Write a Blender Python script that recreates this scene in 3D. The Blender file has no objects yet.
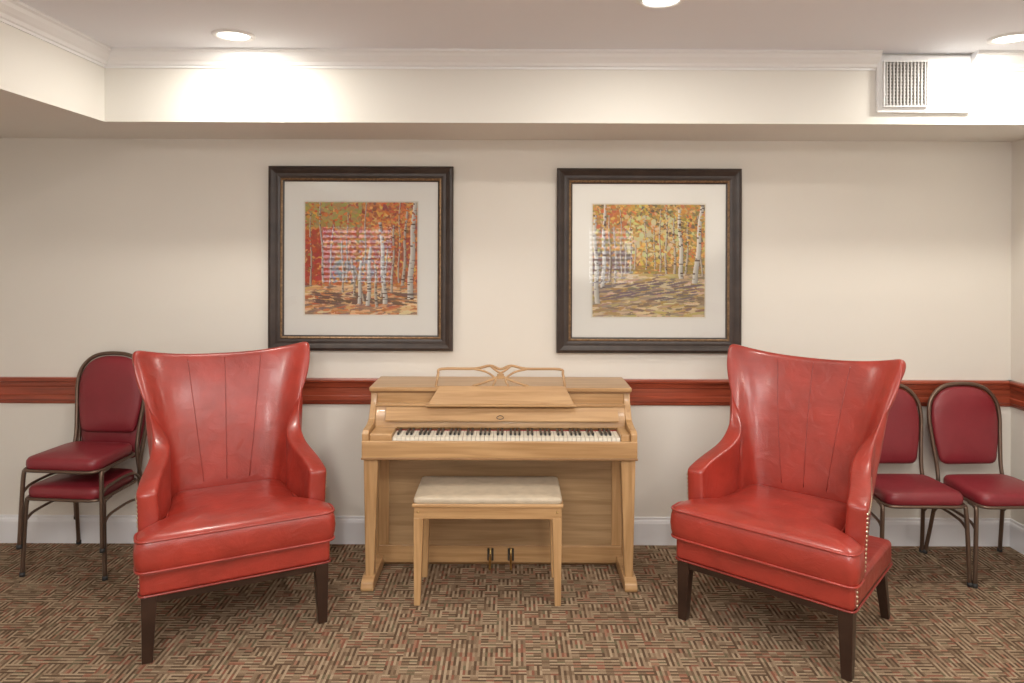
import bpy, bmesh, math, random
import numpy as np
from mathutils import Vector, Matrix
random.seed(7); rng=np.random.RandomState(5)
scene=bpy.context.scene
COL=scene.collection
R=math.radians

# ---------------------------------------------------------------- materials
def newmat(name):
    m=bpy.data.materials.new(name); m.use_nodes=True
    return m, m.node_tree.nodes, m.node_tree.links, m.node_tree.nodes['Principled BSDF']
def mat(name,color,rough=0.5,metal=0.0,var=0.0,vscale=8,bump=0.0,bscale=80,coat=0.0,emit=None,estr=0,spec=0.5,stretch=None):
    m,n,l,p=newmat(name)
    p.inputs['Base Color'].default_value=(*color,1); p.inputs['Roughness'].default_value=rough
    p.inputs['Metallic'].default_value=metal; p.inputs['Coat Weight'].default_value=coat
    p.inputs['Specular IOR Level'].default_value=spec
    if emit: p.inputs['Emission Color'].default_value=(*emit,1); p.inputs['Emission Strength'].default_value=estr
    tc=n.new('ShaderNodeTexCoord'); mp=n.new('ShaderNodeMapping'); l.new(tc.outputs['Object'],mp.inputs[0])
    if stretch: mp.inputs['Scale'].default_value=stretch
    if var>0:
        t=n.new('ShaderNodeTexNoise'); t.inputs['Scale'].default_value=vscale; t.inputs['Detail'].default_value=5
        l.new(mp.outputs[0],t.inputs['Vector'])
        r=n.new('ShaderNodeValToRGB'); r.color_ramp.elements[0].position=0.3; r.color_ramp.elements[1].position=0.7
        r.color_ramp.elements[0].color=(*[c*(1-var) for c in color],1)
        r.color_ramp.elements[1].color=(*[min(1,c*(1+var)) for c in color],1)
        l.new(t.outputs['Fac'],r.inputs[0]); l.new(r.outputs[0],p.inputs['Base Color'])
    if bump>0:
        t=n.new('ShaderNodeTexNoise'); t.inputs['Scale'].default_value=bscale; t.inputs['Detail'].default_value=3
        l.new(mp.outputs[0],t.inputs['Vector'])
        b=n.new('ShaderNodeBump'); b.inputs['Strength'].default_value=bump; b.inputs['Distance'].default_value=0.004
        l.new(t.outputs['Fac'],b.inputs['Height']); l.new(b.outputs[0],p.inputs['Normal'])
    return m
M={}
M['wall']=mat('wall_paint',(0.725,0.69,0.63),0.7,var=0.015,vscale=1.5,bump=0.08,bscale=220)
M['soffit']=mat('soffit_paint',(0.76,0.745,0.70),0.7,bump=0.05,bscale=200)
M['ceil']=mat('ceiling_paint',(0.80,0.82,0.875),0.8,bump=0.08,bscale=120)
M['trimw']=mat('trim_white',(0.82,0.83,0.84),0.4)
M['grille']=mat('grille_enamel',(0.50,0.49,0.48),0.5)
M['base']=mat('baseboard_paint',(0.74,0.74,0.76),0.4)
M['mahog']=mat('mahogany_rail',(0.28,0.055,0.026),0.3,var=0.35,vscale=5,stretch=(0.6,12,12),coat=0.3)
def leather(name,color,rough,d=0.35,bump=0.45,coat=0.5):
    m,n,l,p=newmat(name)
    tc=n.new('ShaderNodeTexCoord')
    t=n.new('ShaderNodeTexNoise'); t.inputs['Scale'].default_value=7; t.inputs['Detail'].default_value=6
    l.new(tc.outputs['Object'],t.inputs['Vector'])
    r=n.new('ShaderNodeValToRGB'); r.color_ramp.elements[0].position=0.3; r.color_ramp.elements[1].position=0.72
    r.color_ramp.elements[0].color=(*[c*(1-d*0.6) for c in color],1); r.color_ramp.elements[1].color=(*[c*(1+d*0.4) for c in color],1)
    l.new(t.outputs['Fac'],r.inputs[0]); l.new(r.outputs[0],p.inputs['Base Color'])
    p.inputs['Roughness'].default_value=rough
    v=n.new('ShaderNodeTexVoronoi'); v.inputs['Scale'].default_value=240; l.new(tc.outputs['Object'],v.inputs['Vector'])
    b=n.new('ShaderNodeBump'); b.inputs['Strength'].default_value=0.18; b.inputs['Distance'].default_value=0.002
    l.new(v.outputs['Distance'],b.inputs['Height'])
    t2=n.new('ShaderNodeTexNoise'); t2.inputs['Scale'].default_value=10; t2.inputs['Detail'].default_value=4; t2.inputs['Distortion'].default_value=0.8; l.new(tc.outputs['Object'],t2.inputs['Vector'])
    b2=n.new('ShaderNodeBump'); b2.inputs['Strength'].default_value=bump; b2.inputs['Distance'].default_value=0.013
    l.new(t2.outputs['Fac'],b2.inputs['Height']); l.new(b.outputs[0],b2.inputs['Normal']); l.new(b2.outputs[0],p.inputs['Normal'])
    p.inputs['Coat Weight'].default_value=coat; p.inputs['Coat Roughness'].default_value=0.2
    return m
M['leather']=leather('red_leather',(0.335,0.032,0.020),0.38,0.4)
M['welt']=leather('red_leather_welt',(0.25,0.021,0.013),0.42)
M['vinyl']=leather('crimson_vinyl',(0.225,0.019,0.028),0.45,0.15,0.15,0.2)
M['espresso']=mat('espresso_wood',(0.030,0.014,0.009),0.3,var=0.3,vscale=10,coat=0.2)
M['nail']=mat('nailhead_metal',(0.75,0.66,0.52),0.3,metal=1)
M['bronze']=mat('bronze_tube',(0.17,0.115,0.085),0.35,metal=0.7)
M['glide']=mat('rubber_glide',(0.03,0.03,0.03),0.6)
def wood(name,c1,c2,axis):
    m,n,l,p=newmat(name)
    tc=n.new('ShaderNodeTexCoord'); mp=n.new('ShaderNodeMapping'); l.new(tc.outputs['Object'],mp.inputs[0])
    s=[16,16,16]; s[axis]=0.8; mp.inputs['Scale'].default_value=s
    t=n.new('ShaderNodeTexNoise'); t.inputs['Scale'].default_value=2.4; t.inputs['Detail'].default_value=8; t.inputs['Distortion'].default_value=0.8
    l.new(mp.outputs[0],t.inputs['Vector'])
    r=n.new('ShaderNodeValToRGB'); r.color_ramp.elements[0].position=0.32; r.color_ramp.elements[1].position=0.66
    r.color_ramp.elements[0].color=(*c1,1); r.color_ramp.elements[1].color=(*c2,1)
    l.new(t.outputs['Fac'],r.inputs[0]); l.new(r.outputs[0],p.inputs['Base Color'])
    p.inputs['Roughness'].default_value=0.36; p.inputs['Coat Weight'].default_value=0.2
    return m
M['mapleH']=wood('maple_wood_horizontal',(0.37,0.205,0.085),(0.53,0.325,0.155),0)
M['mapleV']=wood('maple_wood_vertical',(0.37,0.205,0.085),(0.53,0.325,0.155),2)
M['mapleP']=wood('maple_wood_panel',(0.31,0.19,0.09),(0.45,0.295,0.155),0)
M['mapleD']=mat('maple_wood_edge',(0.27,0.145,0.06),0.4,var=0.1)
M['ivory']=mat('ivory_key',(0.80,0.75,0.64),0.25)
M['ebony']=mat('ebony_key',(0.02,0.018,0.016),0.3)
M['gap']=mat('key_gap_dark',(0.05,0.04,0.03),0.8)
M['cream']=mat('beige_vinyl',(0.50,0.415,0.31),0.45,var=0.08,vscale=25,bump=0.2,bscale=150)
M['brass']=mat('brass',(0.55,0.38,0.15),0.3,metal=1)
M['felt']=mat('red_felt',(0.3,0.03,0.03),0.9)
M['frame']=mat('frame_dark_wood',(0.035,0.022,0.017),0.42,var=0.3,vscale=15)
M['framegold']=mat('frame_gilt_bead',(0.24,0.15,0.08),0.45,metal=0.6,var=0.4,vscale=90)
M['mat']=mat('picture_mat',(0.86,0.83,0.78),0.85)
M['matin']=mat('picture_mat_bevel',(0.80,0.76,0.68),0.8)
M['lens']=mat('lamp_lens',(1,1,1),0.5,emit=(1,0.95,0.85),estr=14)
M['fill_opal']=mat('fill_opal_glow',(1,1,1),0.3,emit=(1,0.97,0.93),estr=42)  # glow of the added fill globes, not a known lamp
M['slat']=mat('blind_slat',(0.8,0.8,0.82),0.5)
M['dark']=mat('vent_void',(0.05,0.045,0.04),0.9)
m,n,l,p=newmat('picture_glass'); n.remove(p); out=n['Material Output']
tr=n.new('ShaderNodeBsdfTransparent'); gl=n.new('ShaderNodeBsdfGlossy'); gl.inputs['Roughness'].default_value=0.0
fr=n.new('ShaderNodeFresnel'); fr.inputs['IOR'].default_value=1.5; mx=n.new('ShaderNodeMixShader')
l.new(fr.outputs[0],mx.inputs[0]); l.new(tr.outputs[0],mx.inputs[1]); l.new(gl.outputs[0],mx.inputs[2]); l.new(mx.outputs[0],out.inputs[0])
M['glass']=m
m,n,l,p=newmat('painting_pigment'); a=n.new('ShaderNodeAttribute'); a.attribute_name='Paint'
l.new(a.outputs['Color'],p.inputs['Base Color']); p.inputs['Roughness'].default_value=0.6
M['paint']=m
def carpet():
    m,n,l,p=newmat('carpet_pattern')
    def mth(op,a,b=None,c=None):
        x=n.new('ShaderNodeMath'); x.operation=op
        for i,v in enumerate((a,b,c)):
            if v is None: continue
            if isinstance(v,(int,float)): x.inputs[i].default_value=v
            else: l.new(v,x.inputs[i])
        return x.outputs[0]
    tc=n.new('ShaderNodeTexCoord'); sp=n.new('ShaderNodeSeparateXYZ'); l.new(tc.outputs['Object'],sp.inputs[0])
    X,Y=sp.outputs[0],sp.outputs[1]
    C=1/0.068
    cx=mth('FLOOR',mth('MULTIPLY',X,C)); cy=mth('FLOOR',mth('MULTIPLY',Y,C))
    def wn(a,b,c):
        cb=n.new('ShaderNodeCombineXYZ')
        for i,v in enumerate((a,b,c)):
            if isinstance(v,(int,float)): cb.inputs[i].default_value=v
            else: l.new(v,cb.inputs[i])
        w=n.new('ShaderNodeTexWhiteNoise'); w.noise_dimensions='3D'; l.new(cb.outputs[0],w.inputs['Vector']); return w.outputs['Value']
    par=mth('MODULO',mth('ABSOLUTE',mth('ADD',cx,cy)),2)
    flip=mth('GREATER_THAN',wn(cx,cy,3.3),0.60)
    o=mth('ABSOLUTE',mth('SUBTRACT',par,flip))
    oi=mth('SUBTRACT',1,o)
    u=mth('ADD',mth('MULTIPLY',X,o),mth('MULTIPLY',Y,oi))
    v=mth('ADD',mth('MULTIPLY',Y,o),mth('MULTIPLY',X,oi))
    f=C*6
    iu=mth('FLOOR',mth('MULTIPLY',u,f)); iv=mth('FLOOR',mth('MULTIPLY',v,C*2))
    alt=mth('MODULO',mth('ABSOLUTE',iu),2)
    w=wn(iu,iv,mth('ADD',mth('MULTIPLY',cx,7.1),cy))
    val=mth('ADD',mth('MULTIPLY',alt,0.5),mth('MULTIPLY',w,0.5))
    r=n.new('ShaderNodeValToRGB'); r.color_ramp.interpolation='CONSTANT'
    e=r.color_ramp.elements
    e[0].position=0; e[0].color=(0.110,0.068,0.042,1)
    e[1].position=0.18; e[1].color=(0.165,0.105,0.066,1)
    for pos,c in ((0.30,(0.24,0.10,0.065)),(0.36,(0.155,0.125,0.075)),(0.41,(0.25,0.17,0.11)),(0.5,(0.32,0.23,0.15)),(0.70,(0.40,0.30,0.20)),(0.88,(0.22,0.15,0.095)),(0.95,(0.33,0.17,0.11))):
        q=e.new(pos); q.color=(*c,1)
    l.new(val,r.inputs[0])
    t=n.new('ShaderNodeTexNoise'); t.inputs['Scale'].default_value=260; l.new(tc.outputs['Object'],t.inputs['Vector'])
    mixn=n.new('ShaderNodeMix'); mixn.data_type='RGBA'; mixn.blend_type='MULTIPLY'; mixn.inputs[0].default_value=0.6
    l.new(r.outputs[0],mixn.inputs[6]); 
    r2=n.new('ShaderNodeValToRGB'); r2.color_ramp.elements[0].position=0.32; r2.color_ramp.elements[1].position=0.58
    r2.color_ramp.elements[0].color=(0.42,0.42,0.42,1); l.new(t.outputs['Fac'],r2.inputs[0]); l.new(r2.outputs[0],mixn.inputs[7])
    l.new(mixn.outputs[2],p.inputs['Base Color']); p.inputs['Roughness'].default_value=0.95; p.inputs['Specular IOR Level'].default_value=0.1
    b=n.new('ShaderNodeBump'); b.inputs['Strength'].default_value=0.6; b.inputs['Distance'].default_value=0.004; l.new(t.outputs['Fac'],b.inputs['Height']); l.new(b.outputs[0],p.inputs['Normal'])
    return m
M['carpet']=carpet()

# ---------------------------------------------------------------- helpers
def empty(name,loc=(0,0,0),rz=0):
    o=bpy.data.objects.new(name,None); o.location=loc; o.rotation_euler=(0,0,rz); o.empty_display_size=0.1; COL.objects.link(o); return o
def mesh(name,verts,faces,m,parent=None,smooth=False):
    me=bpy.data.meshes.new(name); me.from_pydata([tuple(v) for v in verts],[],faces); me.update()
    bm=bmesh.new(); bm.from_mesh(me); bmesh.ops.recalc_face_normals(bm,faces=bm.faces); bm.to_mesh(me); bm.free()
    o=bpy.data.objects.new(name,me); COL.objects.link(o)
    if m: me.materials.append(m)
    if parent: o.parent=parent
    if smooth:
        for p in me.polygons: p.use_smooth=True
    return o
def bev(o,w,seg=3,ang=35):
    b=o.modifiers.new('b','BEVEL'); b.width=w; b.segments=seg; b.limit_method='ANGLE'; b.angle_limit=R(ang); 
    for p in o.data.polygons: p.use_smooth=True
    wn=o.modifiers.new('wn','WEIGHTED_NORMAL'); wn.keep_sharp=True
def box(name,x0,x1,y0,y1,z0,z1,m,parent=None,bevel=0.0,seg=3):
    v=[(x,y,z) for x in (x0,x1) for y in (y0,y1) for z in (z0,z1)]
    f=[(0,1,3,2),(4,6,7,5),(0,4,5,1),(2,3,7,6),(0,2,6,4),(1,5,7,3)]
    o=mesh(name,v,f,m,parent)
    if bevel: bev(o,bevel,seg)
    return o
def prism(name,pts,a0,a1,axis,m,parent=None,bevel=0.0):
    def mk(p,a):
        if axis=='x': return (a,p[0],p[1])
        if axis=='y': return (p[0],a,p[1])
        return (p[0],p[1],a)
    k=len(pts); v=[mk(p,a0) for p in pts]+[mk(p,a1) for p in pts]
    f=[tuple(range(k)),tuple(range(2*k-1,k-1,-1))]+[(i,(i+1)%k,(i+1)%k+k,i+k) for i in range(k)]
    o=mesh(name,v,f,m,parent)
    if bevel: bev(o,bevel,3)
    return o
def taper(name,cx,cy,z0,z1,wb,wt,m,parent,dx=0,dy=0,bevel=0.004):
    v=[]
    for z,w,ox,oy in ((z0,wb,dx,dy),(z1,wt,0,0)):
        for sx,sy in ((-1,-1),(1,-1),(1,1),(-1,1)): v.append((cx+ox+sx*w/2,cy+oy+sy*w/2,z))
    f=[(3,2,1,0),(4,5,6,7)]+[(i,(i+1)%4,(i+1)%4+4,i+4) for i in range(4)]
    o=mesh(name,v,f,m,parent); bev(o,bevel,2); return o
def catmull(pts,n=6,closed=False):
    P=[Vector(p) for p in pts]; out=[]; k=len(P)
    rngi=range(k) if closed else range(k-1)
    for i in rngi:
        if closed: a,b,c,d=P[(i-1)%k],P[i],P[(i+1)%k],P[(i+2)%k]
        else: a,b,c,d=P[max(i-1,0)],P[i],P[i+1],P[min(i+2,k-1)]
        for j in range(n):
            t=j/n
            out.append(0.5*((2*b)+(c-a)*t+(2*a-5*b+4*c-d)*t*t+(3*b-a-3*c+d)*t**3))
    if not closed: out.append(P[-1])
    return out
def tube(name,pts,r,m,parent=None,closed=False,seg=10,flat=1.0):
    P=[Vector(p) for p in pts]; k=len(P); verts=[]; faces=[]
    T=[]
    for i in range(k):
        if closed: t=P[(i+1)%k]-P[(i-1)%k]
        else: t=P[min(i+1,k-1)]-P[max(i-1,0)]
        T.append(t.normalized())
    up=Vector((0,0,1)) if abs(T[0].z)<0.9 else Vector((0,1,0))
    N_=(up-T[0]*up.dot(T[0])).normalized()
    for i in range(k):
        N_=(N_-T[i]*N_.dot(T[i])); N_.normalize(); B_=T[i].cross(N_)
        for j in range(seg):
            a=2*math.pi*j/seg; verts.append(P[i]+N_*math.cos(a)*r+B_*math.sin(a)*r*flat)
    for i in range(k if closed else k-1):
        for j in range(seg):
            a=i*seg+j; b=i*seg+(j+1)%seg; c=((i+1)%k)*seg+(j+1)%seg; d=((i+1)%k)*seg+j
            faces.append((a,b,c,d))
    if not closed:
        faces.append(tuple(range(seg-1,-1,-1))); faces.append(tuple(range((k-1)*seg,k*seg)))
    return mesh(name,verts,faces,m,parent,smooth=True)
def rounded_outline(pts,r,n=5):
    out=[]; k=len(pts)
    for i in range(k):
        p=Vector(pts[i]); a=Vector(pts[i-1]); b=Vector(pts[(i+1)%k])
        da=(a-p); db=(b-p); rr=min(r,da.length*0.45,db.length*0.45)
        s=p+da.normalized()*rr; e=p+db.normalized()*rr
        for j in range(n+1):
            t=j/n; out.append(((1-t)**2*s+2*t*(1-t)*p+t*t*e))
    return out
def pad(name,outline,rings,m,parent,center=None,xf=None):
    O=[Vector((p[0],p[1])) for p in outline]
    c=Vector(center) if center else sum(O,Vector((0,0)))/len(O)
    xf=xf or (lambda u,v,h:(u,v,h))
    verts=[];k=len(O)
    for s,h in rings:
        for p in O:
            q=c+(p-c)*s; verts.append(xf(q.x,q.y,h))
    faces=[]
    for i in range(len(rings)-1):
        for j in range(k):
            faces.append((i*k+j,i*k+(j+1)%k,(i+1)*k+(j+1)%k,(i+1)*k+j))
    verts.append(xf(c.x,c.y,rings[0][1])); verts.append(xf(c.x,c.y,rings[-1][1]))
    a=len(verts)-2
    for j in range(k):
        faces.append((a,(j+1)%k,j)); faces.append((a+1,(len(rings)-1)*k+j,(len(rings)-1)*k+(j+1)%k))
    return mesh(name,verts,faces,m,parent,smooth=True)
def lathe(name,prof,m,parent,loc,seg=32):
    v=[];f=[];k=len(prof)
    for i in range(seg):
        a=2*math.pi*i/seg
        for r,z in prof: v.append((loc[0]+r*math.cos(a),loc[1]+r*math.sin(a),loc[2]+z))
    for i in range(seg):
        for j in range(k-1):
            f.append((i*k+j,((i+1)%seg)*k+j,((i+1)%seg)*k+j+1,i*k+j+1))
    return mesh(name,v,f,m,parent,smooth=True)

# ---------------------------------------------------------------- room
XL,XR,YB,ZC=-3.7,3.06,-7.9,2.846
SZ,SY,SX=2.474,-0.59,-2.165
box('floor',XL-0.1,XR+0.1,YB-0.1,0.1,-0.1,0,M['carpet'])
box('ceiling',XL-0.1,XR+0.1,YB-0.1,0.1,ZC,ZC+0.1,M['ceil'])
box('wall_back',XL-0.1,XR+0.1,0,0.1,0,ZC,M['wall'])
box('wall_left',XL-0.1,XL,YB,0,0,ZC,M['wall'])
box('wall_right',XR,XR+0.1,YB,0,0,ZC,M['wall'])
box('ceiling_soffit_back',XL,XR,SY,0,SZ,ZC,M['soffit'])
box('ceiling_soffit_left',XL,SX,YB,SY,SZ,ZC,M['soffit'])
W=[(-2.65,0.6),(1.70,0.38)]; WZ0,WZ1=1.24,2.18
rw=empty('wall_rear')
y0,y1=YB-0.1,YB
box('below',XL,XR,y0,y1,0,WZ0,M['wall'],rw); box('above',XL,XR,y0,y1,WZ1,ZC,M['wall'],rw)
xs=[XL,W[0][0]-W[0][1],W[0][0]+W[0][1],W[1][0]-W[1][1],W[1][0]+W[1][1],XR]
for i in (0,2,4): box('pier_%d'%i,xs[i],xs[i+1],y0,y1,WZ0,WZ1,M['wall'],rw)
for i,(cx,hw) in enumerate(W):
    w=empty('window_%d'%(i+1),(cx,YB,(WZ0+WZ1)/2)); hh=(WZ1-WZ0)/2
    for nm,a in (('casing_top',(-hw-0.06,hw+0.06,0,0.02,hh,hh+0.06)),('casing_bottom',(-hw-0.06,hw+0.06,0,0.03,-hh-0.06,-hh)),
                 ('casing_l',(-hw-0.06,-hw,0,0.02,-hh,hh)),('casing_r',(hw,hw+0.06,0,0.02,-hh,hh)),('mullion',(-0.02,0.02,-0.08,-0.05,-hh,hh))):
        box(nm,*a,M['trimw'],w,0.003)
    for k in range(11):
        z=-hh+0.05+k*(2*hh-0.08)/10
        o=box('slat_%d'%k,-hw+0.01,hw-0.01,-0.030,0.030,-0.0012,0.0012,M['slat'],w); o.location=(0,-0.035,z); o.rotation_euler=(R(48),0,0)

crown=[(0,0),(0.078,0),(0.078,-0.012),(0.066,-0.018),(0.058,-0.034),(0.040,-0.050),(0.026,-0.058),(0.018,-0.072),(0.008,-0.076),(0.008,-0.088),(0,-0.088)]
def crown_x(name,x0,x1): 
    return prism(name,[(SY-a,ZC+b) for a,b in crown],x0,x1,'x',M['trimw'])
crown_x('trim_1',SX,1.925); crown_x('trim_2',2.420,XR)
prism('trim_3',[(SX+a,ZC+b) for a,b in crown],YB,SY,'y',M['trimw'])
prism('trim_4',[(XR-a,ZC+b) for a,b in crown],YB,SY,'y',M['trimw'])
rail=[(0,0.853),(0.010,0.853),(0.014,0.862),(0.014,0.872),(0.022,0.878),(0.022,0.905),(0.014,0.910),(0.014,0.955),(0.020,0.962),(0.024,0.985),(0.034,0.992),(0.036,1.004),(0.030,1.013),(0,1.013)]
prism('trim_chair_rail_back',[(-a,b) for a,b in rail],XL,XR,'x',M['mahog'])
M['mahogY']=mat('mahogany_rail_side',(0.28,0.055,0.026),0.3,var=0.35,vscale=5,stretch=(12,0.6,12),coat=0.3)
prism('trim_chair_rail_right',[(XR-a,b) for a,b in rail],YB,0,'y',M['mahogY'])
prism('trim_chair_rail_left',[(XL+a,b) for a,b in rail],YB,0,'y',M['mahogY'])
bb=[(0,0),(0.016,0),(0.016,0.13),(0.012,0.145),(0.007,0.152),(0.006,0.165),(0,0.168)]
prism('baseboard_back',[(-a,b) for a,b in bb],XL,XR,'x',M['base'])
prism('baseboard_right',[(XR-a,b) for a,b in bb],YB,0,'y',M['base'])
prism('baseboard_left',[(XL+a,b) for a,b in bb],YB,0,'y',M['base'])

# vent on the soffit face
v=empty('air_vent',(0,SY,0)); vx0,vx1,vz0,vz1=1.925,2.420,2.532,2.836
box('plate',vx0,vx1,-0.020,-0.001,vz0,vz1,M['trimw'],v,0.004)
gx0,gx1,gz0,gz1=vx0+0.035,vx0+0.255,vz0+0.035,vz1-0.040
box('void',gx0,gx1,-0.022,-0.0205,gz0,gz1,M['dark'],v)
for k in range(12):
    x=gx0+(k+0.5)*(gx1-gx0)/12; o=box('louver_%d'%k,x-0.0035,x+0.0035,-0.036,-0.023,gz0,gz1,M['grille'],v)
for k in range(13):
    z=gz0+(k+0.5)*(gz1-gz0)/13; box('bar_%d'%k,gx0,gx1,-0.031,-0.023,z-0.003,z+0.003,M['grille'],v)
for nm,a in (('rim_l',(gx0-0.008,gx0,gz0-0.008,gz1+0.008)),('rim_r',(gx1,gx1+0.008,gz0-0.008,gz1+0.008)),('rim_b',(gx0,gx1,gz0-0.008,gz0)),('rim_t',(gx0,gx1,gz1,gz1+0.008))):
    box(nm,a[0],a[1],-0.036,-0.020,a[2],a[3],M['trimw'],v,0.002)

# ---------------------------------------------------------------- lights
def downlight(x,y,power):
    e=empty('recessed_downlight',(x,y,ZC))
    lathe('trim_ring',[(0.072,-0.002),(0.078,-0.010),(0.098,-0.007),(0.102,0.0)],M['trimw'],e,(0,0,0))
    lathe('lens',[(0.0,-0.005),(0.05,-0.005),(0.074,-0.003)],M['lens'],e,(0,0,0))
    L=bpy.data.lights.new('bulb','AREA'); L.shape='DISK'; L.size=0.13; L.energy=power; L.color=(1.0,0.94,0.84)
    o=bpy.data.objects.new('bulb',L); o.location=(0,0,-0.012); COL.objects.link(o); o.parent=e
for x,y in ((-1.364,-0.89),(0.617,-1.41),(2.434,-0.89)): downlight(x,y,13)
for x,y in ((-1.36,-3.3),(2.2,-3.3),(-1.36,-5.6),(2.2,-5.6)): downlight(x,y,18)
for x in (-0.9,1.5):  # unseen panels added behind the camera for soft ambient fill
    e=empty('added_fill_panel',(x,-3.9,ZC))
    box('tray',-0.62,0.62,-0.32,0.32,-0.03,0,M['trimw'],e,0.004)
    L=bpy.data.lights.new('fill_diffuser','AREA'); L.shape='RECTANGLE'; L.size=1.18; L.size_y=0.58; L.energy=52; L.color=(1.0,0.985,0.955)
    o=bpy.data.objects.new('fill_diffuser',L); o.location=(0,0,-0.034); COL.objects.link(o); o.parent=e
# opal globes added behind the camera to brighten ceiling and soffit underside
for gx,gy in ((0.0,-6.0),(0.0,-5.0)):
    e=empty('added_fill_globe',(gx,gy,ZC))
    lathe('canopy',[(0.0,-0.03),(0.05,-0.03),(0.065,0.0)],M['trimw'],e,(0,0,0))
    tube('stem',[(0,0,-0.03),(0,0,-0.46)],0.008,M['brass'],e,seg=8)
    lathe('gallery',[(0.0,-0.44),(0.05,-0.45),(0.06,-0.49),(0.0,-0.49)],M['brass'],e,(0,0,0))
    lathe('globe',[(0.17*math.sin(math.pi*i/12),-0.64+0.17*math.cos(math.pi*i/12)) for i in range(13)],M['fill_opal'],e,(0,0,0),seg=20)
wd=bpy.data.worlds.new('sky'); scene.world=wd; wd.use_nodes=True
wd.node_tree.nodes['Background'].inputs[0].default_value=(0.85,0.91,1,1); wd.node_tree.nodes['Background'].inputs[1].default_value=6.5

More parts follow.
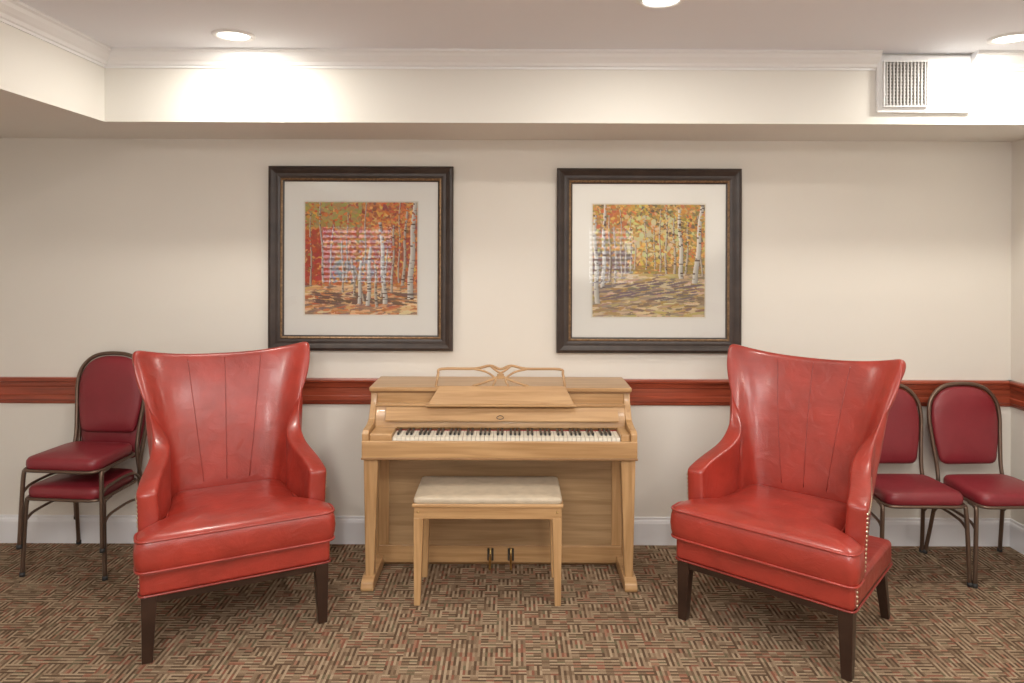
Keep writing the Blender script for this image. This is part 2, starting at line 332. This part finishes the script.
# ---------------------------------------------------------------- pictures
def s2l(c): 
    c=np.asarray(c,float)/255; return np.where(c<0.04045,c/12.92,((c+0.055)/1.055)**2.4)
N=240
def paint(kind):
    A=np.zeros((N,N,3)); yy,xx=np.mgrid[0:N,0:N]; S=N/170
    def dab(cx,cy,w,h,ang,c,jit=14):
        c=np.array(c)+rng.uniform(-jit,jit,3); w*=S; h*=S
        x0,x1=int(max(0,cx-w-h)),int(min(N,cx+w+h+1)); y0_,y1_=int(max(0,cy-w-h)),int(min(N,cy+w+h+1))
        if x1<=x0 or y1_<=y0_: return
        dx=xx[y0_:y1_,x0:x1]-cx; dy=yy[y0_:y1_,x0:x1]-cy
        u=dx*math.cos(ang)+dy*math.sin(ang); v_=-dx*math.sin(ang)+dy*math.cos(ang)
        A[y0_:y1_,x0:x1][(u/w)**2+(v_/h)**2<1]=np.clip(c,0,255)
    U=rng.uniform
    if kind==0:
        A[:]=(205,125,65); fol=[(212,118,55),(228,145,66),(200,98,50),(225,168,88),(178,90,52),(175,150,85),(236,188,112),(216,134,66),(150,80,55)]
        gr=[(226,176,122),(238,198,150),(215,148,92),(185,142,108),(205,120,72),(155,124,108),(240,210,170)]; hor=0.74
    else:
        A[:]=(200,158,85); fol=[(204,160,76),(222,182,98),(198,140,72),(180,154,88),(216,194,132),(165,138,78),(208,132,70),(142,125,85),(120,105,75)]
        gr=[(216,194,156),(198,172,138),(174,150,132),(228,208,172),(186,154,96),(150,128,106),(203,180,118)]; hor=0.62
    for _ in range(2600):
        dab(U(0,N),U(0,N*hor),U(1.4,5.0),U(0.9,2.8),U(-1.4,1.4),fol[rng.randint(len(fol))])
    if kind==0:
        for _ in range(170): dab(U(0.0*N,0.26*N),U(0.25*N,0.70*N),U(2,5),U(2,4),U(-1,1),(190,74,44))
        for _ in range(120): dab(U(0.55*N,0.95*N),U(0.3*N,0.70*N),U(2,5),U(1.5,3.5),U(-1,1),(172,84,52))
        for _ in range(80): dab(U(0.22*N,0.6*N),U(0.5*N,0.72*N),U(2,4),U(1.5,2.5),U(-1,1),(142,130,132))
        for _ in range(130): dab(U(0.0*N,0.5*N),U(0,0.22*N),U(2,5),U(2,3.5),U(-1,1),(180,162,90))
    else:
        for _ in range(180): dab(U(0.0*N,0.34*N),U(0.42*N,0.66*N),U(2,6),U(1.2,2.6),U(-.4,.4),(122,96,80))
        for _ in range(90): dab(U(0.3*N,0.75*N),U(0.1*N,0.45*N),U(2,5),U(2,4),U(-1,1),(214,202,150))
        for _ in range(60): dab(U(0.0*N,0.3*N),U(0.05*N,0.3*N),U(2,4),U(2,3),U(-1,1),(204,122,66))
        for _ in range(70): dab(U(0.35*N,0.95*N),U(0.54*N,0.63*N),U(3,8),U(1,2),0,(166,136,74))
    for _ in range(1400):
        dab(U(0,N),U(N*hor,N),U(4,12),U(0.9,2.2),U(-0.25,0.15),gr[rng.randint(len(gr))],8)
    if kind==1:
        for k in range(60): dab(U(0,0.9)*N,U(0.68,0.84)*N,U(5,16),1.2,-0.15,(134,116,118),8)
    else:
        for k in range(80): dab(U(0.1,0.95)*N,U(0.8,0.9)*N,U(4,12),1.3,0.1,(128,96,78),8)
    def trunk(x0,yt,x1,yb,w):
        w*=S; ph=U(0,9); i0,i1=int(yt*N),min(N,int(yb*N)); mark=0;mc=0
        base=np.array([242,236,226]) if w>1.9*S else np.array([218,204,184])
        for i in range(i0,i1):
            t=(i-i0)/max(1,(i1-i0)); x=(x0+(x1-x0)*t)*N+math.sin(i*0.06+ph)*1.3; ww=w*(0.75+0.45*t)
            a,b=int(round(x-ww)),int(round(x+ww)); 
            sh=np.linspace(1.0,0.70,max(1,b-a))
            for j,q in enumerate(range(a,b)):
                if 0<=q<N: A[i,q]=base*sh[j]
            if mark<=0 and rng.rand()<0.09: mark=rng.randint(1,4); mc=rng.randint(0,3)
            if mark>0:
                a2,b2=(a,b) if mc==0 else ((a,int(x)) if mc==1 else (int(x),b))
                for q in range(a2,b2):
                    if 0<=q<N: A[i,q]=(88,62,52)
                mark-=1
            if rng.rand()<0.45 and 0<=b<N: A[i,b]=(110,74,56)
    if kind==0:
        T=[(0.97,0.0,0.93,0.86,3.8),(0.90,0.05,0.87,0.74,1.9),(0.58,0.40,0.56,0.92,2.6),(0.67,0.18,0.71,0.90,3.0),(0.50,0.52,0.48,0.90,2.2),(0.42,0.5,0.44,0.84,1.8),(0.79,0.2,0.77,0.80,1.5),(0.33,0.35,0.34,0.8,1.2),(0.13,0.0,0.17,0.72,1.3),(0.62,0.55,0.64,0.93,1.9),(0.25,0.2,0.22,0.74,1.0),(0.05,0.1,0.06,0.75,1.0),(0.38,0.1,0.37,0.7,0.9),(0.84,0.0,0.83,0.72,1.0),(0.54,0.0,0.53,0.6,0.9),(0.46,0.6,0.52,0.88,1.2),(0.74,0.4,0.68,0.84,1.2)]
    else:
        T=[(0.02,0.1,0.05,0.88,3.2),(0.11,0.0,0.10,0.74,2.6),(0.20,0.2,0.21,0.70,1.4),(0.97,0.0,0.91,0.70,3.4),(0.77,0.05,0.79,0.66,2.8),(0.72,0.1,0.73,0.62,1.5),(0.66,0.0,0.65,0.62,1.3),(0.29,0.3,0.30,0.62,1.0),(0.38,0.35,0.38,0.58,0.9),(0.85,0.15,0.83,0.62,1.3),(0.25,0.05,0.26,0.64,0.9),(0.34,0.1,0.34,0.6,0.8),(0.47,0.1,0.48,0.58,0.8),(0.55,0.2,0.55,0.58,0.8),(0.60,0.05,0.60,0.60,1.0),(0.15,0.1,0.16,0.68,1.1),(0.93,0.1,0.97,0.64,1.1)]
    for t in sorted(T,key=lambda q:q[4]): trunk(*t)
    for _ in range(150):
        dab(U(0,N),U(0,N*0.42),U(1.4,3.6),U(1.0,2.0),U(-0.9,0.9),fol[rng.randint(5)])
    return s2l(A)
def picture(cx,cz,kind):
    e=empty('framed_picture',(cx,-0.004,cz)); H=0.562
    def ringframe(name,o,i,prof,m):
        v=[];f=[]
        for fr_,y in prof:
            h=o+(i-o)*fr_
            for sx,sz in ((-1,-1),(1,-1),(1,1),(-1,1)): v.append((sx*h,y,sz*h))
        for a in range(len(prof)-1):
            for j in range(4): f.append((a*4+j,a*4+(j+1)%4,(a+1)*4+(j+1)%4,(a+1)*4+j))
        return mesh(name,v,f,m,e)
    ringframe('frame',H,0.488,[(0,0),(0,-0.030),(0.08,-0.038),(0.25,-0.042),(0.45,-0.036),(0.6,-0.030),(0.8,-0.030),(1,-0.026),(1,-0.01)],M['frame'])
    ringframe('gilt_bead',0.489,0.476,[(0,-0.02),(0,-0.028),(0.5,-0.031),(1,-0.026),(1,-0.01)],M['framegold'])
    ringframe('inner_lip',0.477,0.468,[(0,-0.01),(0,-0.024),(1,-0.021),(1,-0.01)],M['frame'])
    box('backing',-0.55,0.55,-0.008,0,-0.55,0.55,M['mat'],e)
    ringframe('mat_board',0.474,0.350,[(0,-0.009),(0,-0.014),(1,-0.014),(1,-0.009)],M['mat'])
    ringframe('mat_bevel',0.3502,0.3425,[(0,-0.0142),(1,-0.0112),(1,-0.009)],M['matin'])
    A=paint(kind); S=0.345
    u=np.linspace(-S,S,N); X,Z=np.meshgrid(u,u[::-1]); vs=np.stack([X.ravel(),np.full(N*N,-0.0105),Z.ravel()],1)
    idx=np.arange(N*N).reshape(N,N); fa=np.stack([idx[:-1,:-1].ravel(),idx[1:,:-1].ravel(),idx[1:,1:].ravel(),idx[:-1,1:].ravel()],1)
    me=bpy.data.meshes.new('painting'); me.from_pydata(vs.tolist(),[],fa.tolist()); me.update()
    ca=me.color_attributes.new('Paint','FLOAT_COLOR','POINT')
    ca.data.foreach_set('color',np.concatenate([A.reshape(-1,3),np.ones((N*N,1))],1).astype(np.float32).ravel())
    o=bpy.data.objects.new('painting',me); me.materials.append(M['paint']); COL.objects.link(o); o.parent=e
    mesh('glass_pane',[(-0.472,-0.018,-0.472),(0.472,-0.018,-0.472),(0.472,-0.018,0.472),(-0.472,-0.018,0.472)],[(0,1,2,3)],M['glass'],e)
picture(-0.921,1.745,0); picture(0.835,1.737,1)

# ---------------------------------------------------------------- piano
P=empty('upright_piano',(-0.062,0,0)); P.scale=(0.99,1,1)
KX=0.036
def pb(n,*a,m='mapleH',b=0.004): return box(n,*a,M[m],P,b)
yb=-0.045
side=[(yb,0.02),(yb,1.008),(-0.36,1.008),(-0.365,0.955),(-0.40,0.90),(-0.43,0.862),(-0.50,0.846),(-0.585,0.842),(-0.605,0.825),(-0.605,0.70),(-0.59,0.685),(-0.33,0.685),(-0.31,0.66),(-0.31,0.02)]
for s in (-1,1):
    prism('side_panel_%s'%('l' if s<0 else 'r'),side,s*0.700,s*0.736,'x',M['mapleV'],P,0.004)
pb('lid',-0.742,0.742,-0.385,-0.035,1.008,1.030)
pb('lid_moulding',-0.736,0.736,-0.376,-0.05,0.998,1.009,m='mapleD',b=0.002)
pb('back_panel',-0.70,0.70,-0.06,yb,0.03,1.0,m='mapleD')
pb('upper_panel',-0.70,0.70,-0.365,-0.345,0.935,1.0)
pb('upper_ledge',-0.70,0.70,-0.405,-0.345,0.928,0.942,b=0.003)
prism('fallboard',[(-0.37,0.93),(-0.395,0.93),(-0.425,0.87),(-0.432,0.818),(-0.415,0.80),(-0.37,0.80)],-0.699,0.699,'x',M['mapleH'],P,0.003)
prism('fallboard_lip',[(-0.405,0.925),(-0.415,0.925),(-0.452,0.862),(-0.448,0.852),(-0.436,0.855)],-0.64,0.66,'x',M['mapleH'],P,0.002)
pb('keybed',-0.70,0.70,-0.595,-0.33,0.686,0.772)
pb('keyslip',-0.736,0.736,-0.612,-0.592,0.700,0.788,b=0.005)
pb('keyslip_bead',-0.738,0.738,-0.616,-0.60,0.690,0.702,m='mapleD',b=0.003)
pb('key_felt',KX-0.615,KX+0.615,-0.437,-0.433,0.797,0.806,m='felt',b=0)
pb('key_well',KX-0.613,KX+0.613,-0.585,-0.42,0.768,0.779,m='gap',b=0)
pb('key_block_l',-0.700,KX-0.614,-0.590,-0.42,0.77,0.822,b=0.008)
pb('key_block_r',KX+0.614,0.700,-0.590,-0.42,0.77,0.822,b=0.008)
kw=1.225/52; vs=[];fs=[];bs=[];bf=[]
def addbox(V,F,x0,x1,y0,y1,z0,z1,t=0):
    b=len(V); V+= [(x0,y0,z0),(x1,y0,z0),(x1,y1,z0),(x0,y1,z0),(x0+t,y0+t*2,z1),(x1-t,y0+t*2,z1),(x1-t,y1,z1),(x0+t,y1,z1)]
    F+=[(b+3,b+2,b+1,b),(b+4,b+5,b+6,b+7),(b,b+1,b+5,b+4),(b+1,b+2,b+6,b+5),(b+2,b+3,b+7,b+6),(b+3,b,b+4,b+7)]
letters='ABCDEFG'
for i in range(52):
    x=KX-0.6125+i*kw; addbox(vs,fs,x+0.0009,x+kw-0.0009,-0.582,-0.43,0.778,0.802,0.0004)
    if letters[i%7] in 'ACDFG' and i<51: addbox(bs,bf,x+kw-0.0064,x+kw+0.0064,-0.535,-0.43,0.800,0.815,0.0012)
mesh('white_keys',vs,fs,M['ivory'],P); mesh('black_keys',bs,bf,M['ebony'],P)
def slab(name,p,th,m,parent,b=0.003):
    p=[Vector(q) for q in p]; nn=(p[1]-p[0]).cross(p[3]-p[0]).normalized()*th
    v=p+[q+nn for q in p]; f=[(0,1,2,3),(7,6,5,4)]+[(i,(i+1)%4,(i+1)%4+4,i+4) for i in range(4)]
    o=mesh(name,v,f,m,parent); bev(o,b,2); return o
slab('music_shelf',[(-0.405,-0.432,0.946),(0.415,-0.432,0.946),(0.365,-0.385,1.038),(-0.345,-0.385,1.038)],-0.012,M['mapleH'],P)
pb('music_shelf_lip',-0.415,0.425,-0.452,-0.40,0.936,0.948,m='mapleH',b=0.003)
yd=-0.372
desk=[(-0.365,1.035),(-0.355,1.10),(-0.335,1.128),(-0.15,1.130),(-0.06,1.146),(0.0,1.128),(0.06,1.146),(0.15,1.130),(0.335,1.128),(0.355,1.10),(0.365,1.035)]
tube('music_desk_frame',catmull([(a,yd+ (b-1.035)*0.25,b) for a,b in desk],5),0.0075,M['mapleH'],P,seg=8)
for s in (-1,1):
    tube('music_desk_scroll_%d'%s,catmull([(s*0.16,yd,1.036),(s*0.08,yd+0.005,1.060),(s*0.02,yd+0.012,1.085),(0,yd+0.018,1.105),(-s*0.022,yd+0.02,1.118),(-s*0.055,yd+0.025,1.142)],5),0.0065,M['mapleH'],P,seg=8)
    tube('music_desk_foot_%d'%s,catmull([(s*0.15,yd+0.02,1.128),(s*0.08,yd+0.015,1.112),(s*0.03,yd+0.01,1.075),(s*0.045,yd,1.037)],5),0.006,M['mapleH'],P,seg=8)
pb('music_desk_base',-0.37,0.37,yd-0.008,yd+0.008,1.029,1.038,b=0.002)
pb('music_desk_block',-0.02,0.02,yd+0.005,yd+0.015,1.075,1.105,b=0.004)
pb('lower_panel',-0.699,0.699,-0.305,-0.285,0.115,0.686,m='mapleP',b=0)
pb('lower_frame_top',-0.699,0.699,-0.314,-0.30,0.640,0.686)
pb('bottom_rail',-0.699,0.699,-0.318,-0.285,0.022,0.118)
pb('plinth',-0.69,0.69,-0.29,-0.06,0.0,0.03,m='mapleD')
for s in (-1,1):
    x0,x1=sorted((s*0.640,s*0.699)); pb('lower_stile_%d'%s,x0,x1,-0.314,-0.30,0.118,0.64,m='mapleV')
    taper('leg_%s'%('l' if s<0 else 'r'),s*0.690,-0.553,0.055,0.690,0.044,0.078,M['mapleV'],P,dx=s*0.008,dy=0.0)
    x0,x1=sorted((s*0.668,s*0.736))
    prism('toe_%s'%('l' if s<0 else 'r'),[(-0.25,0),(-0.25,0.055),(-0.30,0.062),(-0.585,0.062),(-0.625,0.045),(-0.632,0.018),(-0.625,0)],x0,x1,'x',M['mapleH'],P,0.006)
for i,x in enumerate((-0.055,0.062)):
    pb('pedal_plate_%d'%i,x-0.018,x+0.018,-0.323,-0.317,0.035,0.105,m='gap',b=0.002)
    tube('pedal_%d'%i,catmull([(x,-0.30,0.062),(x,-0.36,0.066),(x,-0.41,0.055),(x,-0.440,0.040)],5),0.014,M['brass'],P,seg=10,flat=0.5)
    tube('pedal_rod_%d'%i,[(x,-0.330,0.03),(x,-0.330,0.11)],0.006,M['brass'],P,seg=8)
tube('crest',catmull([(-0.02,-0.447,0.876),(0,-0.443,0.888),(0.02,-0.447,0.876),(0,-0.450,0.868)],5,True),0.0018,M['ebony'],P,closed=True,seg=6)

# bench
B=empty('piano_bench',(-0.118,-0.60,0))
hx,hy=0.382,0.185
box('apron',-hx+0.008,hx-0.008,-hy+0.008,hy-0.008,0.440,0.512,M['mapleH'],B,0.004)
box('top_frame',-hx,hx,-hy,hy,0.500,0.518,M['mapleH'],B,0.005)
ol=rounded_outline([(-hx+0.006,-hy+0.006),(hx-0.006,-hy+0.006),(hx-0.006,hy-0.006),(-hx+0.006,hy-0.006)],0.022)
pad('cushion',ol,[(0.985,0.516),(1.0,0.522),(1.003,0.534),(0.995,0.543),(0.97,0.548),(0.7,0.551),(0.3,0.552)],M['cream'],B)
for sx in (-1,1):
    for sy in (-1,1):
        taper('leg_%d_%d'%(sx,sy),sx*(hx-0.032),sy*(hy-0.032),0,0.447,0.032,0.050,M['mapleV'],B,dx=sx*0.006,dy=sy*0.004)
        tube('corner_screw_%d_%d'%(sx,sy),[(sx*(hx-0.032),sy*(hy-0.006),0.478),(sx*(hx-0.032),sy*(hy+0.001),0.478)],0.004,M['brass'],B,seg=8)

# ---------------------------------------------------------------- wingback armchairs
def evald(o):
    bpy.context.view_layer.update(); dg=bpy.context.evaluated_depsgraph_get(); return o.evaluated_get(dg)
def armchair(loc,rz):
    E=empty('wingback_armchair',(0,0,0),0)
    ST=[((0,.605),(0,.765,1.226)),((.13,.605),(.17,.762,1.230)),((.215,.595),(.30,.748,1.245)),((.255,.565),(.395,.722,1.266)),
        ((.272,.525),(.442,.690,1.280)),((.282,.48),(.440,.655,1.20)),((.290,.44),(.390,.605,1.06)),((.298,.39),(.336,.545,.935)),((.306,.335),(.305,.465,.845)),((.318,.27),(.322,.365,.788)),((.338,.19),(.356,.25,.752)),((.352,.12),(.372,.145,.715)),((.354,.10),(.373,.110,.695))]
    full=[((-b[0],b[1]),(-t[0],t[1],t[2])) for b,t in ST[:0:-1]]+ST
    rows=[0,0.10,0.28,0.46,0.64,0.82,0.95,1.0]; zb=0.30
    v=[];f=[];nc=len(full)
    for b,t in full:
        wing=max(0,min(1,(t[2]-0.75)/0.45))
        for r in rows:
            z=zb+(t[2]-zb)*r
            k=r**(1+1.1*wing)
            v.append((b[0]+(t[0]-b[0])*k,b[1]+(t[1]-b[1])*k,z))
    nr=len(rows)
    for i in range(nc-1):
        for j in range(nr-1): f.append((i*nr+j,(i+1)*nr+j,(i+1)*nr+j+1,i*nr+j+1))
    sh=mesh('back_and_arms',v,f,M['leather'],E,smooth=True)
    vg=sh.vertex_groups.new(name='th')
    for i,(b,t) in enumerate(full):
        for j,r in enumerate(rows):
            wgt=1.0 if t[2]<0.86 else 1.0-0.50*r
            vg.add([i*nr+j],wgt,'REPLACE')
    so=sh.modifiers.new('s','SOLIDIFY'); so.thickness=0.088; so.offset=0; so.vertex_group='th'
    ss=sh.modifiers.new('ss','SUBSURF'); ss.levels=3; ss.render_levels=3
    box('seat_base',-0.400,0.400,-0.028,0.615,0.292,0.408,M['leather'],E,0.022,5)
    tube('base_welt',[Vector((p.x,p.y,0.296)) for p in rounded_outline([(-0.402,-0.030),(0.402,-0.030),(0.402,0.617),(-0.402,0.617)],0.03)],0.005,M['welt'],E,closed=True,seg=8)
    T=[(-0.415,-0.060),(0.415,-0.060),(0.418,0.080),(0.300,0.10),(0.262,0.56),(-0.262,0.56),(-0.300,0.10),(-0.418,0.080)]
    ol=rounded_outline(T,0.05,6)
    z0,z1=0.402,0.548
    dense=[]
    for i in range(len(ol)):
        a=ol[i];b=ol[(i+1)%len(ol)];n_=max(1,int((b-a).length/0.03))
        for j in range(n_): dense.append(a+(b-a)*j/n_)
    pad('seat_cushion',dense,[(0.5,z0),(0.97,z0),(0.995,z0+0.010),(1.012,z0+0.04),(1.018,(z0+z1)/2),(1.012,z1-0.04),(0.995,z1-0.008),(0.97,z1+0.002),(0.90,z1+0.014),(0.75,z1+0.026),(0.5,z1+0.034),(0.25,z1+0.037)],M['leather'],E,center=(0,0.26))
    for k,z in enumerate((z0+0.008,z1-0.006)):
        tube('cushion_piping_%d'%k,[Vector((p.x,p.y,z)) for p in dense],0.0055,M['leather'],E,closed=True,seg=8)
    box('rail_front',-0.385,0.385,-0.015,0.02,0.255,0.296,M['espresso'],E,0.004)
    box('rail_back',-0.36,0.36,0.575,0.61,0.255,0.296,M['espresso'],E,0.004)
    for s in (-1,1):
        x0,x1=sorted((s*0.35,s*0.385)); box('rail_side_%d'%s,x0,x1,-0.01,0.605,0.255,0.296,M['espresso'],E,0.004)
        taper('front_leg_%d'%s,s*0.362,0.01,0,0.288,0.042,0.062,M['espresso'],E,dx=s*0.006,dy=-0.008)
        taper('back_leg_%d'%s,s*0.350,0.585,0,0.288,0.036,0.052,M['espresso'],E,dx=s*0.012,dy=0.075)
    ev=evald(sh)
    for k,(xb,xt) in enumerate(((-0.11,-0.185),(0.11,0.185),(0,0))):
        pts=[]
        for i in range(24):
            t=i/23; x=xb+(xt-xb)*t; z=0.58+(1.235-0.58)*t
            ok,p,nm,_=ev.ray_cast(Vector((x,0.0,z)),Vector((0,1,0)))
            if ok: pts.append(p-nm*0.0002)
        if len(pts)>3: tube('back_seam_%d'%k,pts,0.0023,M['welt'],E,seg=6)
    nv=[];nf=[]
    def nail(p,nm):
        b=len(nv); nm=nm.normalized(); a=nm.orthogonal().normalized(); bb_=nm.cross(a); r=0.0066
        for rr,h in ((r,0.0),(r*0.75,0.0035)):
            for j in range(8):
                an=j*math.pi/4; nv.append(p+a*math.cos(an)*rr+bb_*math.sin(an)*rr+nm*h)
        nv.append(p+nm*0.005)
        for j in range(8):
            nf.append((b+j,b+(j+1)%8,b+8+(j+1)%8,b+8+j)); nf.append((b+8+j,b+8+(j+1)%8,b+16))
    for s in (-1,1):
        z=0.42
        while z<0.68:
            ok,p,nm,_=ev.ray_cast(Vector((s*0.8,0.128,z)),Vector((-s,0,0)))
            if ok: nail(p,nm)
            z+=0.019
        for i in range(16):
            t=i/15; y=0.14+0.26*t; z=0.672+0.075*t
            ok,p,nm,_=ev.ray_cast(Vector((s*0.8,y,z)),Vector((-s,0,0)))
            if ok: nail(p,nm)
        z=0.312
        while z<0.40: nail(Vector((s*0.4005,0.012,z)),Vector((s,0,0))); z+=0.019
    mesh('nailheads',nv,nf,M['nail'],E,smooth=True)
    E.location=loc; E.rotation_euler=(0,0,rz); E.scale=(1.025,1,1)
    return E
armchair((-1.247,-1.10,0),R(27))
armchair((1.132,-1.132,0),R(-40.5))

# ---------------------------------------------------------------- banquet stack chairs
def stack_chair(parent,dy=0,dz=0,pre=''):
    T=lambda p:(p[0],p[1]+dy,p[2]+dz)
    def outl(grow):
        return [(-0.168-grow,0.545-grow*0.5),(0.168+grow,0.545-grow*0.5),(0.196+grow,0.70),(0.204+grow,0.82),(0.188+grow*0.9,0.905+grow*0.4),(0.135+grow*0.6,0.965+grow*0.8),(0.06,0.99+grow),(-0.06,0.99+grow),(-0.135-grow*0.6,0.965+grow*0.8),(-0.188-grow*0.9,0.905+grow*0.4),(-0.204-grow,0.82),(-0.196-grow,0.70)]
    yb_=lambda z:0.165+(z-0.45)*0.13
    sm=rounded_outline(outl(0.0),0.04,4)
    pad(pre+'back_pad',sm,[(0.3,0.026),(0.7,0.024),(0.93,0.017),(1.0,0.006),(1.0,-0.006),(0.93,-0.016),(0.7,-0.026),(0.3,-0.030)],M['vinyl'],parent,
        xf=lambda u,v_,h:T((u,yb_(v_)+h,v_)))
    o=outl(0.014)
    up=[(o[i][0],yb_(o[i][1]),o[i][1]) for i in (2,3,4,5,6,7,8,9,10,11)]
    path=[(0.232,0.225,0.0),(0.215,0.185,0.22),(0.200,0.155,0.42),(0.196,0.172,0.54)]+up+[(-0.196,0.172,0.54),(-0.200,0.155,0.42),(-0.215,0.185,0.22),(-0.232,0.225,0.0)]
    tube(pre+'back_frame',catmull([T(p) for p in path],6),0.0115,M['bronze'],parent,seg=10)
    so=rounded_outline([(-0.215,-0.235),(0.215,-0.235),(0.200,0.14),(-0.200,0.14)],0.07,6)
    pad(pre+'seat_pad',so,[(0.6,0.435),(0.96,0.435),(1.0,0.442),(1.015,0.462),(1.01,0.482),(0.97,0.496),(0.85,0.504),(0.5,0.510),(0.2,0.511)],M['vinyl'],parent,xf=lambda u,v_,h:T((u,v_,h)))
    so2=rounded_outline([(-0.220,-0.240),(0.220,-0.240),(0.206,0.15),(-0.206,0.15)],0.07,6)
    tube(pre+'seat_rim',[T((p.x,p.y,0.434)) for p in so2],0.009,M['bronze'],parent,closed=True,seg=8)
    for s in (-1,1):
        tube(pre+'front_leg_%d'%s,catmull([T(p) for p in ((s*0.212,-0.13,0.428),(s*0.220,-0.185,0.422),(s*0.226,-0.205,0.38),(s*0.240,-0.215,0.0))],6),0.0115,M['bronze'],parent,seg=10)
        tube(pre+'side_brace_%d'%s,catmull([T(p) for p in ((s*0.229,-0.207,0.30),(s*0.224,-0.14,0.335),(s*0.219,0.08,0.335),(s*0.212,0.178,0.26))],5),0.008,M['bronze'],parent,seg=8)
        for y,x in ((-0.215,0.240),(0.225,0.232)):
            tube(pre+'glide_%d_%d'%(s,int(y*100)),[T((s*x,y,0.0)),T((s*x,y,0.022))],0.0145,M['glide'],parent,seg=10)
S1=empty('stacking_chair',(2.228,-0.325,0)); stack_chair(S1)
S2=empty('stacking_chair',(2.715,-0.325,0),R(3)); stack_chair(S2)
S3=empty('stacked_chairs',(-2.425,-0.265,0),R(-5)); stack_chair(S3); stack_chair(S3,-0.022,0.160,'upper_')

# ---------------------------------------------------------------- camera
cam=bpy.data.cameras.new('camera'); co=bpy.data.objects.new('camera',cam); COL.objects.link(co)
cam.sensor_width=36; cam.lens=718/1024*36; cam.shift_y=-91.5/1024
co.location=(0,-4.4,1.80); co.rotation_euler=(R(90),R(-0.2),0); scene.camera=co
scene.view_settings.view_transform='Standard'
scene.view_settings.exposure=0.0
